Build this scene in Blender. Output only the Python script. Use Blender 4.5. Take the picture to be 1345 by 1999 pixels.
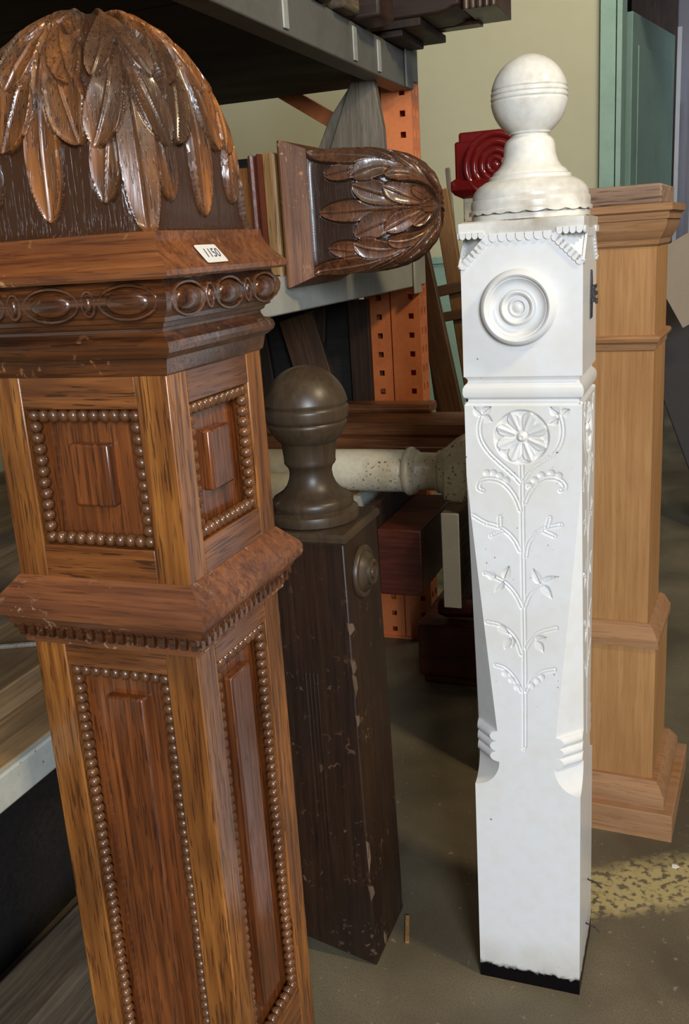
import bpy, math, random
import numpy as np
from mathutils import Vector, Matrix
random.seed(7); rng = np.random.default_rng(7)
for o in list(bpy.data.objects): bpy.data.objects.remove(o)
S = bpy.context.scene; COL = S.collection
# ------------------------------------------------------------------ camera
YAW = -0.37                                    # direction shared by the rack, the wall and the posts
CY, SY = math.cos(YAW), math.sin(YAW)
def W(u, v, z=0.0): return Vector((u*CY - v*SY, u*SY + v*CY, z))
H, FPX, PITCH, ROLL = 1.1, 1854.7, 0.2711, -0.0646
cd = bpy.data.cameras.new('camera'); cam = bpy.data.objects.new('camera', cd); COL.objects.link(cam)
cp, sp = math.cos(PITCH), math.sin(PITCH)
Fw = Vector((0, cp, -sp)); U0 = Vector((0, sp, cp)); R0 = Vector((1, 0, 0))
Rt = R0*math.cos(ROLL) + U0*math.sin(ROLL); Up = U0*math.cos(ROLL) - R0*math.sin(ROLL)
m = Matrix((Rt, Up, -Fw)).transposed().to_4x4(); m.translation = Vector((0, 0, H)); cam.matrix_world = m
cd.sensor_fit = 'VERTICAL'; cd.sensor_height = 36; cd.lens = FPX/1999*36; cd.clip_start = .02
S.camera = cam
# ------------------------------------------------------------------ light
S.view_settings.view_transform = 'Standard'; S.view_settings.look = 'None'
S.view_settings.gamma = 1; S.view_settings.use_curve_mapping = False; S.view_settings.exposure = 0.0
wd = bpy.data.worlds.new('world'); S.world = wd; wd.use_nodes = True
bg = wd.node_tree.nodes['Background']; bg.inputs[0].default_value = (.62, .72, .9, 1); bg.inputs[1].default_value = .07
def area(name, loc, tgt, size, sizey, power, col, spread=180):
    l = bpy.data.lights.new(name, 'AREA'); l.shape = 'RECTANGLE'; l.size = size; l.size_y = sizey
    l.energy = power; l.color = col; l.spread = math.radians(spread)
    o = bpy.data.objects.new(name, l); COL.objects.link(o); o.location = loc
    o.rotation_euler = (Vector(tgt) - Vector(loc)).to_track_quat('-Z', 'Y').to_euler(); return o
area('roller_door_daylight', W(1.5, -2.4, 1.9), W(-.3, 1.4, .7), .9, 1.2, 165, (.80, .89, 1.0))
area('warehouse_lamp_warm', W(1.7, .5, 2.9), W(-.5, 1.6, .7), .3, .3, 44, (1.0, .80, .50))
area('wall_fill_light', W(.2, 3.1, 3.6), W(-1.0, 4.6, 1.2), 1.0, .5, 17, (1.0, .9, .68), 110)  # unseen light added to brighten the back wall
area('front_fill_light', W(-.2, -1.2, 2.9), W(-.6, 1.1, .9), 1.2, .12, 11, (1.0, .84, .62))  # unseen fill light added behind the camera, aimed at the posts
area('far_wall_fill_light', W(.9, 5.6, 3.3), W(.0, 7.4, 1.2), .8, .4, 20, (.9, .92, 1.0), 110)  # unseen light added to lift the far grey wall
# ------------------------------------------------------------------ mesh builder
class MB:
    def __init__(s): s.v = []; s.f = []
    def add(s, V, F):
        n = len(s.v); s.v += [tuple(map(float, p)) for p in V]; s.f += [tuple(i + n for i in q) for q in F]; return s
    def box(s, x0, x1, y0, y1, z0, z1, M=None):
        V = [(x, y, z) for z in (z0, z1) for y in (y0, y1) for x in (x0, x1)]
        if M is not None: V = [tuple(M @ Vector(p)) for p in V]
        return s.add(V, [(0, 2, 3, 1), (4, 5, 7, 6), (0, 1, 5, 4), (1, 3, 7, 5), (3, 2, 6, 7), (2, 0, 4, 6)])
    def prism(s, poly, y0, y1, M=None):        # polygon in x,z extruded along y
        n = len(poly); V = [(x, y0, z) for x, z in poly] + [(x, y1, z) for x, z in poly]
        if M is not None: V = [tuple(M @ Vector(p)) for p in V]
        F = [tuple(range(n)), tuple(range(2*n - 1, n - 1, -1))] + [(i, i + n, (i + 1) % n + n, (i + 1) % n) for i in range(n)]
        return s.add(V, F)
    def lathe(s, prof, n=48, M=None, cap=True):
        V = []; F = []
        for r, z in prof:
            for k in range(n):
                a = 2*math.pi*k/n; V.append((r*math.cos(a), r*math.sin(a), z))
        for i in range(len(prof) - 1):
            for k in range(n):
                k2 = (k + 1) % n; F.append((i*n + k, i*n + k2, (i + 1)*n + k2, (i + 1)*n + k))
        if cap:
            F.append(tuple(range(n - 1, -1, -1))); F.append(tuple((len(prof) - 1)*n + k for k in range(n)))
        if M is not None: V = [tuple(M @ Vector(p)) for p in V]
        return s.add(V, F)
    def sqmould(s, prof, seg=1, caps=True):    # four mitred sides following (half, z)
        for k in range(4):
            c, sn = round(math.cos(k*math.pi/2)), round(math.sin(k*math.pi/2)); V = []; F = []
            for a, z in prof:
                for j in range(seg + 1):
                    x = a*(2*j/seg - 1); y = -a; V.append((c*x - sn*y, sn*x + c*y, z))
            w = seg + 1
            for i in range(len(prof) - 1):
                for j in range(seg): F.append((i*w + j, i*w + j + 1, (i + 1)*w + j + 1, (i + 1)*w + j))
            s.add(V, F)
        if caps:
            for (a, z), fl in ((prof[0], 1), (prof[-1], 0)):
                q = (0, 3, 2, 1) if fl else (0, 1, 2, 3); s.add([(-a, -a, z), (a, -a, z), (a, a, z), (-a, a, z)], [q])
        return s
    def ball(s, c, r, nu=12, nv=8):
        rx, ry, rz = r if hasattr(r, '__len__') else (r, r, r); V = [(c[0], c[1], c[2] - rz)]; F = []
        for i in range(1, nv):
            t = math.pi*i/nv - math.pi/2
            for k in range(nu):
                a = 2*math.pi*k/nu; V.append((c[0] + rx*math.cos(t)*math.cos(a), c[1] + ry*math.cos(t)*math.sin(a), c[2] + rz*math.sin(t)))
        V.append((c[0], c[1], c[2] + rz)); L = len(V) - 1
        for k in range(nu):
            k2 = (k + 1) % nu; F.append((0, 1 + k2, 1 + k)); F.append((L, L - nu + k, L - nu + k2))
            for i in range(nv - 2): a = 1 + i*nu; F.append((a + k, a + k2, a + nu + k2, a + nu + k))
        return s.add(V, F)
    def tube(s, pts, r, n=8):
        pts = [Vector(p) for p in pts]; V = []; F = []
        for i, p in enumerate(pts):
            d = (pts[min(i + 1, len(pts) - 1)] - pts[max(i - 1, 0)]).normalized()
            a = d.orthogonal().normalized(); b = d.cross(a); rr = r[i] if hasattr(r, '__len__') else r
            if i and (pv := prev) is not None:
                a = (pv - d*pv.dot(d)).normalized(); b = d.cross(a)
            prev = a
            for k in range(n):
                t = 2*math.pi*k/n; V.append(tuple(p + (a*math.cos(t) + b*math.sin(t))*rr))
        for i in range(len(pts) - 1):
            for k in range(n): k2 = (k + 1) % n; F.append((i*n + k, i*n + k2, (i + 1)*n + k2, (i + 1)*n + k))
        F.append(tuple(range(n - 1, -1, -1))); F.append(tuple((len(pts) - 1)*n + k for k in range(n)))
        return s.add(V, F)
    def build(s, name, mat, parent=None, xf=None, bevel=0, sharp=34, M=None, loc=None, rz=None):
        V = np.array(s.v, dtype=float)
        if xf: V = V*xf[0] + np.array([0, 0, xf[1]])
        me = bpy.data.meshes.new(name); me.from_pydata([tuple(p) for p in V], [], s.f)
        if M is not None: me.transform(M)
        me.materials.append(mat); me.update()
        o = bpy.data.objects.new(name, me); COL.objects.link(o)
        if parent: o.parent = parent
        if loc is not None: o.location = loc
        if rz is not None: o.rotation_euler = (0, 0, rz)
        me.polygons.foreach_set('use_smooth', [True]*len(me.polygons)); me.set_sharp_from_angle(angle=math.radians(sharp))
        if bevel:
            b = o.modifiers.new('bevel', 'BEVEL'); b.width = bevel; b.segments = 2; b.limit_method = 'ANGLE'; b.angle_limit = math.radians(40)
        return o
def grid_mesh(name, P, mat, parent, attr=None, M=None, flip=False):
    """one or more sheets of points (rows, cols, 3) as one mesh"""
    V = []; F = []; A = []; n = 0
    for i, X in enumerate(P):
        r, c = X.shape[:2]; V.append(X.reshape(-1, 3)); idx = np.arange(r*c).reshape(r, c) + n
        q = np.stack([idx[:-1, :-1], idx[:-1, 1:], idx[1:, 1:], idx[1:, :-1]], -1).reshape(-1, 4)
        F.append(q[:, ::-1] if flip else q); n += r*c
        if attr is not None: A.append(attr[i].reshape(-1))
    V = np.concatenate(V); F = np.concatenate(F)
    me = bpy.data.meshes.new(name); me.vertices.add(len(V)); me.vertices.foreach_set('co', V.ravel())
    me.loops.add(F.size); me.loops.foreach_set('vertex_index', F.ravel().astype(np.int32))
    me.polygons.add(len(F)); me.polygons.foreach_set('loop_start', (np.arange(len(F))*4).astype(np.int32))
    me.update(calc_edges=True); me.validate()
    if attr is not None:
        a = me.attributes.new('carve', 'FLOAT', 'POINT'); a.data.foreach_set('value', np.concatenate(A).astype(np.float32))
    if M is not None: me.transform(M)
    me.polygons.foreach_set('use_smooth', [True]*len(me.polygons)); me.set_sharp_from_angle(angle=math.radians(62)); me.materials.append(mat)
    o = bpy.data.objects.new(name, me); COL.objects.link(o); o.parent = parent; return o
def thing(name, label, cat, loc, rz=YAW, group=None):
    o = bpy.data.objects.new(name, None); COL.objects.link(o); o.empty_display_size = .05
    o.location = loc; o.rotation_euler = (0, 0, rz); tag(o, label, cat, group); return o
def tag(o, label, cat, group=None):
    o['label'] = label; o['category'] = cat
    if group: o['group'] = group
    return o
def RX(a): return Matrix.Rotation(a, 4, 'X')
def RY(a): return Matrix.Rotation(a, 4, 'Y')
def RZ(a): return Matrix.Rotation(a, 4, 'Z')
def T(x, y, z): return Matrix.Translation((x, y, z))
# ------------------------------------------------------------------ materials
def newmat(name):
    mt = bpy.data.materials.new(name); mt.use_nodes = True; nt = mt.node_tree
    return mt, nt, nt.nodes['Principled BSDF']
def N(nt, typ, **kw):
    n = nt.nodes.new(typ)
    for k, v in kw.items():
        if k in n.inputs: n.inputs[k].default_value = v
        else: setattr(n, k, v)
    return n
def ramp(nt, src, stops):
    r = nt.nodes.new('ShaderNodeValToRGB'); e = r.color_ramp.elements
    while len(e) < len(stops): e.new(.5)
    for q, (p, c) in zip(e, stops):
        q.position = p; q.color = (c, c, c, 1) if not hasattr(c, '__len__') else (*c, 1)
    nt.links.new(src, r.inputs[0]); return r.outputs[0]
def mix(nt, fac, a, b, mode='MIX'):
    n = nt.nodes.new('ShaderNodeMix'); n.data_type = 'RGBA'; n.blend_type = mode
    for s_, i in ((fac, 0), (a, 6), (b, 7)):
        if hasattr(s_, 'is_output'): nt.links.new(s_, n.inputs[i])
        elif i == 0: n.inputs[0].default_value = s_
        else: n.inputs[i].default_value = (*s_, 1)
    return n.outputs[2]
def wood(name, dark, light, axis='z', s=1., rough=.32, spec=.5, fleck=.6, bump=.25, coat=.0, carve=None, wear=None, patch=None, scratch=None, pc=(.38, .68, .75)):
    mt, nt, b = newmat(name); L = nt.links.new
    tc = N(nt, 'ShaderNodeTexCoord'); ai = 'xyz'.index(axis)
    def mapped(al, rot=0):
        mp = N(nt, 'ShaderNodeMapping'); sc = [1., 1., 1.]; sc[ai] = al; mp.inputs['Scale'].default_value = sc
        if rot:
            r_ = [0, 0, 0]; r_[(ai + 1) % 3] = rot; mp.inputs['Rotation'].default_value = r_
        L(tc.outputs['Object'], mp.inputs[0]); return mp.outputs[0]
    def noise(vec, sc, det=5, dist=0.):
        n = N(nt, 'ShaderNodeTexNoise'); n.inputs['Scale'].default_value = sc; n.inputs['Detail'].default_value = det
        n.inputs['Distortion'].default_value = dist; L(vec, n.inputs['Vector']); return n.outputs[0]
    g = noise(mapped(.04), 110*s, 7, .8)
    p = noise(mapped(.05, .05), 430*s, 2, .3)
    big = noise(mapped(.5), 9*s, 3)
    col = ramp(nt, g, [(.3, dark), (.5, tuple((a + c)/2 for a, c in zip(dark, light))), (.7, light)])
    col = mix(nt, ramp(nt, big, [(pc[0], .0), (pc[1], pc[2])]), col, tuple(c*.5 for c in dark) if patch is None else patch)
    pf = ramp(nt, p, [(.38, 1.), (.43, 0.)])
    pm = N(nt, 'ShaderNodeMath', operation='MULTIPLY'); L(pf, pm.inputs[0]); pm.inputs[1].default_value = fleck
    col = mix(nt, pm.outputs[0], col, tuple(c*.22 for c in dark))
    if carve:                                   # darker colour in the carving's ground and around leaf edges
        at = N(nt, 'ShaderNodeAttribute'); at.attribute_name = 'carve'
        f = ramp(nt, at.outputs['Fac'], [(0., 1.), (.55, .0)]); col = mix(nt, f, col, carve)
    if wear:
        w1 = noise(mapped(.8), 95*s, 5, 1.); w2 = noise(mapped(1.), 14*s, 3)
        mm = N(nt, 'ShaderNodeMath', operation='MULTIPLY'); L(ramp(nt, w1, [(.6, 0.), (.66, 1.)]), mm.inputs[0]); L(ramp(nt, w2, [(.5, 0.), (.65, 1.)]), mm.inputs[1])
        col = mix(nt, mm.outputs[0], col, wear)
    if scratch:
        w1 = noise(mapped(.12, .35), 60*s, 2, .6); w2 = noise(mapped(1.), 11*s, 2)
        mm = N(nt, 'ShaderNodeMath', operation='MULTIPLY'); L(ramp(nt, w1, [(.7, 0.), (.73, 1.)]), mm.inputs[0]); L(ramp(nt, w2, [(.5, 0.), (.6, 1.)]), mm.inputs[1])
        col = mix(nt, mm.outputs[0], col, scratch)
    L(col, b.inputs['Base Color'])
    rr = N(nt, 'ShaderNodeMapRange'); L(big, rr.inputs[0]); rr.inputs[3].default_value = rough*.75; rr.inputs[4].default_value = rough*1.35; L(rr.outputs[0], b.inputs['Roughness'])
    b.inputs['Specular IOR Level'].default_value = spec; b.inputs['Coat Weight'].default_value = coat; b.inputs['Coat Roughness'].default_value = .16
    if bump:
        ad = N(nt, 'ShaderNodeMath', operation='SUBTRACT'); L(g, ad.inputs[0]); L(pm.outputs[0], ad.inputs[1])
        bp = N(nt, 'ShaderNodeBump'); bp.inputs['Strength'].default_value = bump; bp.inputs['Distance'].default_value = .0012
        L(ad.outputs[0], bp.inputs['Height']); L(bp.outputs[0], b.inputs['Normal'])
        bp2 = N(nt, 'ShaderNodeBump'); bp2.inputs['Strength'].default_value = min(1, bump*.8); bp2.inputs['Distance'].default_value = .0005
        L(ad.outputs[0], bp2.inputs['Height'])
        if coat: L(bp2.outputs[0], b.inputs['Coat Normal'])
    return mt
def paint(name, col, dirt, rough=.4, amt=.5, sc=8., bump=.12, spec=.5, chips=None, low=None, chip_t=.68):
    mt, nt, b = newmat(name); L = nt.links.new; tc = N(nt, 'ShaderNodeTexCoord')
    def noise(s_, d=5, dist=0.):
        n = N(nt, 'ShaderNodeTexNoise'); n.inputs['Scale'].default_value = s_; n.inputs['Detail'].default_value = d; n.inputs['Distortion'].default_value = dist
        L(tc.outputs['Object'], n.inputs['Vector']); return n.outputs[0]
    n1 = noise(sc); n2 = noise(sc*9)
    f = ramp(nt, n1, [(.48, 0.), (.72, amt)]); c = mix(nt, f, col, dirt)
    c = mix(nt, ramp(nt, n2, [(.35, .14), (.6, 0.)]), c, dirt)
    if chips:
        n3 = noise(170, 4); n4 = noise(7, 2)
        mm = N(nt, 'ShaderNodeMath', operation='MULTIPLY'); L(ramp(nt, n3, [(chip_t, 0.), (chip_t + .02, 1.)]), mm.inputs[0]); L(ramp(nt, n4, [(.5, 0.), (.58, 1.)]), mm.inputs[1])
        c = mix(nt, mm.outputs[0], c, chips)
    if low:                                     # bare grimy foot where the paint has gone
        sx = N(nt, 'ShaderNodeSeparateXYZ'); L(tc.outputs['Object'], sx.inputs[0])
        nz = noise(55, 4, 1.); ad = N(nt, 'ShaderNodeMath', operation='MULTIPLY_ADD'); L(nz, ad.inputs[0]); ad.inputs[1].default_value = -.022; L(sx.outputs[2], ad.inputs[2])
        c = mix(nt, ramp(nt, ad.outputs[0], [(low[1], 1.), (low[1] + .003, 0.)]), c, low[0])
        L(ramp(nt, ad.outputs[0], [(low[1], .04), (low[1] + .004, spec)]), b.inputs['Specular IOR Level'])
        f2 = ramp(nt, ad.outputs[0], [(low[1] + .001, 0.), (low[1] + .003, .6), (low[1] + .06, 0.)]); mm = N(nt, 'ShaderNodeMath', operation='MULTIPLY'); L(f2, mm.inputs[0]); L(noise(26, 5), mm.inputs[1])
        c = mix(nt, mm.outputs[0], c, (.33, .27, .2))
    L(c, b.inputs['Base Color']); b.inputs['Roughness'].default_value = rough
    if not low: b.inputs['Specular IOR Level'].default_value = spec
    bp = N(nt, 'ShaderNodeBump'); bp.inputs['Strength'].default_value = bump; bp.inputs['Distance'].default_value = .002
    L(noise(sc*12, 4), bp.inputs['Height']); L(bp.outputs[0], b.inputs['Normal'])
    return mt
OAKC = dict(coat=.65, rough=.36)
M_oak_z = wood('oak upright grain', (.14, .036, .006), (.47, .175, .032), 'z', fleck=.7, **OAKC)
M_oak_x = wood('oak level grain', (.105, .027, .006), (.36, .12, .026), 'x', fleck=.75, **OAKC)
M_oak_y = wood('oak level grain side', (.105, .027, .006), (.36, .12, .026), 'y', fleck=.75, **OAKC)
M_panel = wood('oak panel', (.09, .022, .005), (.30, .085, .018), 'z', fleck=.6, **OAKC)
M_bead = wood('oak bead', (.09, .032, .010), (.23, .088, .030), 'z', fleck=.2, coat=.6, rough=.34, bump=.1)
M_sill = wood('oak sill', (.11, .03, .010), (.33, .115, .035), 'x', fleck=.4, rough=.5, coat=.2, wear=(.42, .27, .16))
M_corn = wood('dark varnished cornice', (.032, .010, .004), (.20, .062, .017), 'x', fleck=.5, rough=.3, coat=.9, wear=(.30, .13, .05))
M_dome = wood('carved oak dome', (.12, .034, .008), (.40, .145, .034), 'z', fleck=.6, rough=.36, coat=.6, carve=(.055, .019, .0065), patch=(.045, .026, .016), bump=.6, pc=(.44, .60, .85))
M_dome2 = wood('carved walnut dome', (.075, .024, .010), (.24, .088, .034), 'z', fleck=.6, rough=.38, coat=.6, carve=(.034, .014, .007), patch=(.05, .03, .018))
M_brown = wood('brown painted wood', (.020, .0085, .0045), (.046, .021, .010), 'z', fleck=.3, rough=.42, bump=.08, wear=(.16, .085, .045), scratch=(.27, .17, .10))
M_brown2 = wood('brown finial', (.058, .036, .020), (.092, .060, .034), 'z', fleck=.1, rough=.36, bump=.03, scratch=(.22, .14, .08))
M_pine = wood('stripped pine', (.37, .175, .058), (.50, .265, .10), 'z', s=.9, fleck=.12, rough=.6, bump=.1, spec=.3, patch=(.33, .15, .052), pc=(.42, .66, .6))
M_pine_x = wood('stripped pine rail', (.27, .125, .048), (.43, .22, .090), 'x', s=.9, fleck=.25, rough=.65, bump=.15, spec=.3, patch=(.36, .2, .11))
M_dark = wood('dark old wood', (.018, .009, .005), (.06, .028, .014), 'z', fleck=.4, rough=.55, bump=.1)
M_darkx = wood('dark old wood level', (.03, .013, .007), (.085, .038, .018), 'x', fleck=.4, rough=.5, bump=.1)
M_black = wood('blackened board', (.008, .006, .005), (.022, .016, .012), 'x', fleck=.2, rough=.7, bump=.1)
M_red = wood('mahogany box', (.06, .012, .006), (.13, .03, .014), 'x', fleck=.3, rough=.45, bump=.08)
M_moul = wood('cherry moulding', (.17, .058, .020), (.33, .125, .045), 'x', fleck=.4, rough=.4, coat=.2, bump=.1)
M_tan = wood('tan bare wood', (.30, .15, .05), (.55, .31, .11), 'z', fleck=.5, rough=.5)
M_orangewood = wood('honey pine slat', (.22, .10, .03), (.36, .18, .055), 'z', fleck=.3, rough=.5, bump=.05)
M_brownplank = wood('brown plank', (.075, .035, .016), (.16, .08, .04), 'z', fleck=.3, rough=.5, bump=.08)
M_greywood = wood('grey weathered wood', (.13, .105, .075), (.27, .23, .17), 'z', fleck=.3, rough=.7, bump=.1, patch=(.12, .09, .06))
M_greywood_y = wood('grey weathered board', (.09, .065, .04), (.24, .17, .10), 'y', fleck=.3, rough=.7, bump=.1)
M_shelfwood = wood('shelf plywood', (.24, .14, .06), (.46, .29, .14), 'y', fleck=.2, rough=.55, bump=.1, patch=(.1, .055, .025))
M_white = paint('white gloss paint', (.80, .80, .79), (.66, .58, .43), .26, .34, 6, .08, chips=(.10, .08, .07), low=((.006, .005, .005), .014), chip_t=.72)
M_whitef = paint('aged white paint', (.82, .79, .71), (.30, .22, .13), .24, .75, 11, .08)
M_cream = paint('cream paint', (.62, .57, .43), (.22, .15, .07), .35, .5, 11, .2, chips=(.12, .09, .05), chip_t=.62)
M_lacred = paint('red gloss paint', (.15, .009, .008), (.07, .006, .006), .14, .5, 10, .1)
M_orange = paint('orange rack enamel', (.85, .26, .09), (.40, .10, .03), .4, .5, 9, .1, chips=(.10, .03, .015))
M_beam = paint('grey rack enamel', (.45, .46, .41), (.26, .25, .2), .45, .5, 8, .15, chips=(.12, .09, .06), chip_t=.66)
M_beamdark = paint('dull grey rack enamel', (.17, .165, .14), (.09, .08, .06), .5, .5, 8, .15, chips=(.08, .04, .025), chip_t=.66)
M_teal = paint('teal painted trim', (.27, .41, .34), (.15, .26, .21), .5, .4, 6, .2, chips=(.06, .08, .06))
M_wall = paint('beige wall paint', (.49, .47, .335), (.42, .40, .28), .8, .35, 2, .1, spec=.2)
M_greywall = paint('grey wall paint', (.22, .22, .24), (.15, .15, .17), .8, .5, 2, .1, spec=.2)
M_metal = paint('blackened iron', (.02, .015, .014), (.05, .035, .03), .35, .6, 60, .4)
M_card = paint('cardboard', (.36, .29, .22), (.28, .22, .16), .85, .4, 8, .1, spec=.1)
M_blackp = paint('dark panel', (.028, .022, .02), (.018, .014, .012), .6, .5, 5, .1)
M_paper = paint('white paper', (.86, .84, .78), (.7, .66, .56), .6, .2, 20, .02)
M_ink = paint('ballpoint ink', (.05, .05, .09), (.05, .05, .09), .6, 0, 20, 0)
M_whitestrip = paint('dull white strip', (.42, .43, .42), (.3, .3, .3), .6, .3, 8, .05)
def floor_mat():
    mt, nt, b = newmat('stained concrete'); L = nt.links.new; tc = N(nt, 'ShaderNodeTexCoord')
    def noise(s_, d=6, dist=0.):
        n = N(nt, 'ShaderNodeTexNoise'); n.inputs['Scale'].default_value = s_; n.inputs['Detail'].default_value = d; n.inputs['Distortion'].default_value = dist
        L(tc.outputs['Object'], n.inputs['Vector']); return n.outputs[0]
    c = mix(nt, ramp(nt, noise(3.2, 6, .4), [(.35, 0.), (.66, 1.)]), (.095, .076, .048), (.20, .165, .105))
    c = mix(nt, ramp(nt, noise(420, 4), [(.38, .5), (.5, 0.)]), c, (.06, .05, .036))
    c = mix(nt, ramp(nt, noise(60, 3), [(.66, 0.), (.74, .6)]), c, (.36, .30, .22))
    # worn yellow painted line, object coordinates run along the rack
    sx = N(nt, 'ShaderNodeSeparateXYZ'); L(tc.outputs['Object'], sx.inputs[0])
    a = N(nt, 'ShaderNodeMath', operation='MULTIPLY_ADD'); L(sx.outputs[0], a.inputs[0]); a.inputs[1].default_value = -.50; L(sx.outputs[1], a.inputs[2])   # v - .5u
    w = N(nt, 'ShaderNodeMath', operation='MULTIPLY_ADD'); L(noise(28, 4), w.inputs[0]); w.inputs[1].default_value = .07; L(a.outputs[0], w.inputs[2])
    band = ramp(nt, N_range(nt, w.outputs[0], 1.40, 1.72), [(.22, 0.), (.32, 1.), (.62, 1.), (.76, 0.)])
    sd = ramp(nt, sx.outputs[0], [(0., 0.), (1., 1.)])
    side = N(nt, 'ShaderNodeMath', operation='GREATER_THAN'); L(sx.outputs[0], side.inputs[0]); side.inputs[1].default_value = -.26
    mm = N(nt, 'ShaderNodeMath', operation='MULTIPLY'); L(band, mm.inputs[0]); L(side.outputs[0], mm.inputs[1])
    m2 = N(nt, 'ShaderNodeMath', operation='MULTIPLY'); L(mm.outputs[0], m2.inputs[0]); L(ramp(nt, noise(75, 5), [(.40, .0), (.50, .85)]), m2.inputs[1])
    c = mix(nt, m2.outputs[0], c, (.52, .42, .19))
    L(c, b.inputs['Base Color']); b.inputs['Roughness'].default_value = .55
    bp = N(nt, 'ShaderNodeBump'); bp.inputs['Strength'].default_value = .12; bp.inputs['Distance'].default_value = .001
    L(noise(380, 3), bp.inputs['Height']); L(bp.outputs[0], b.inputs['Normal']); return mt
def N_range(nt, src, lo, hi):
    r = N(nt, 'ShaderNodeMapRange'); nt.links.new(src, r.inputs[0]); r.inputs[1].default_value = lo; r.inputs[2].default_value = hi; return r.outputs[0]
M_floor = floor_mat()
# ------------------------------------------------------------------ setting
def structure(name, mb, mat, loc=(0, 0, 0)):
    o = mb.build(name, mat, loc=loc, rz=YAW); o['kind'] = 'structure'; return o
structure('floor', MB().box(-3.2, 3.0, -4.0, 8.2, -.1, 0), M_floor)
structure('wall_back', MB().box(-3.2, -.455, 4.6, 4.75, 0, 3.8), M_wall)
structure('ceiling', MB().box(-3.3, 3.0, -4.0, 7.5, 3.8, 3.9), M_blackp)
structure('wall_left', MB().box(-3.3, -3.2, -4.0, 4.75, 0, 3.8), M_wall)
structure('wall_far', MB().box(-3.2, 3.0, 7.4, 7.5, 0, 3.8), M_greywall)
structure('trim_1', MB().box(-.463, -.40, 4.565, 4.60, 0, 3.6).box(-.395, -.374, 4.57, 4.60, 0, 3.6), M_teal)
structure('trim_2', MB().box(-.455, -.374, 4.60, 4.82, 0, 3.6), M_teal)
d = MB().box(0, .76, -.02, .02, 0, 2.03); d.box(.08, .68, -.028, -.02, .2, .9).box(.08, .68, -.028, -.02, 1.05, 1.9)
d = d.build('door_1', paint('dark teal door', (.16, .25, .21), (.10, .17, .14), .5, .4, 6, .1), loc=W(-.37, 4.84, 0), rz=YAW + math.atan2(5.5 - 4.84, -.232 + .37), bevel=.003); d['kind'] = 'structure'
structure('wall_header', MB().box(-.374, 1.2, 4.84, 4.9, 2.12, 3.8), M_blackp)['kind'] = 'structure'
# ------------------------------------------------------------------ carved heightfields
def seg_dist(X, Z, pts):
    """distance and arc parameter (0..1) and side to a polyline"""
    pts = np.asarray(pts, float); d = np.full(X.shape, 1e9); t = np.zeros(X.shape); sd = np.zeros(X.shape)
    L = np.r_[0, np.cumsum(np.hypot(*np.diff(pts, axis=0).T))]
    for i in range(len(pts) - 1):
        a, b = pts[i], pts[i + 1]; ab = b - a; n2 = ab@ab + 1e-12
        k = np.clip(((X - a[0])*ab[0] + (Z - a[1])*ab[1])/n2, 0, 1)
        dx = X - (a[0] + k*ab[0]); dz = Z - (a[1] + k*ab[1]); q = np.hypot(dx, dz)
        m_ = q < d; d = np.where(m_, q, d); t = np.where(m_, (L[i] + k*(L[i + 1] - L[i]))/L[-1], t)
        sd = np.where(m_, np.sign(ab[0]*dz - ab[1]*dx), sd)
    return d, t, sd
def bez(p0, p1, p2, n=14):
    t = np.linspace(0, 1, n)[:, None]; p0, p1, p2 = map(np.array, (p0, p1, p2)); return (1 - t)**2*p0 + 2*t*(1 - t)*p1 + t*t*p2
def smooth(x, a, b): x = np.clip((x - a)/(b - a), 0, 1); return x*x*(3 - 2*x)
# dome: superellipse section, profile a(z) as drawn on the post (unit: the oak's own size)
DP = np.array([[.000, .1235], [.010, .1175], [.025, .1160], [.05, .1165], [.09, .1160], [.12, .1130], [.15, .1070], [.175, .098], [.198, .084], [.216, .067], [.229, .047], [.236, .030], [.240, .012], [.2415, .0008]])
LEAVES = [((0.0, .08), (0.02, .5), (0.0, 1.0), .0210, .6)]
for q_ in (-1, 1):
    LEAVES += [((q_*.60, .13), (q_*.70, .40), (q_*.93, .72), .0185, .5)]
for q_ in (-1, 1):
    LEAVES += [((q_*1.0, .005), (q_*1.0, .5), (q_*1.0, 1.0), .0250, .9),
        ((q_*.42, .32), (q_*.24, .50), (q_*.03, .80), .0235, .9), ((q_*.55, .31), (q_*.80, .48), (q_*.98, .80), .0225, .8)]
for q_ in (-1, 1):
    LEAVES += [((q_*.40, .52), (q_*.24, .66), (q_*.02, .90), .0190, 1.15), ((q_*.60, .53), (q_*.82, .66), (q_*.99, .90), .0180, 1.05),
        ((q_*.46, .70), (q_*.34, .80), (q_*.04, .96), .0115, 1.25)]
LEAVES += [((0.0, .76), (0.0, .9), (0.0, 1.0), .0120, 1.3)]
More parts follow.
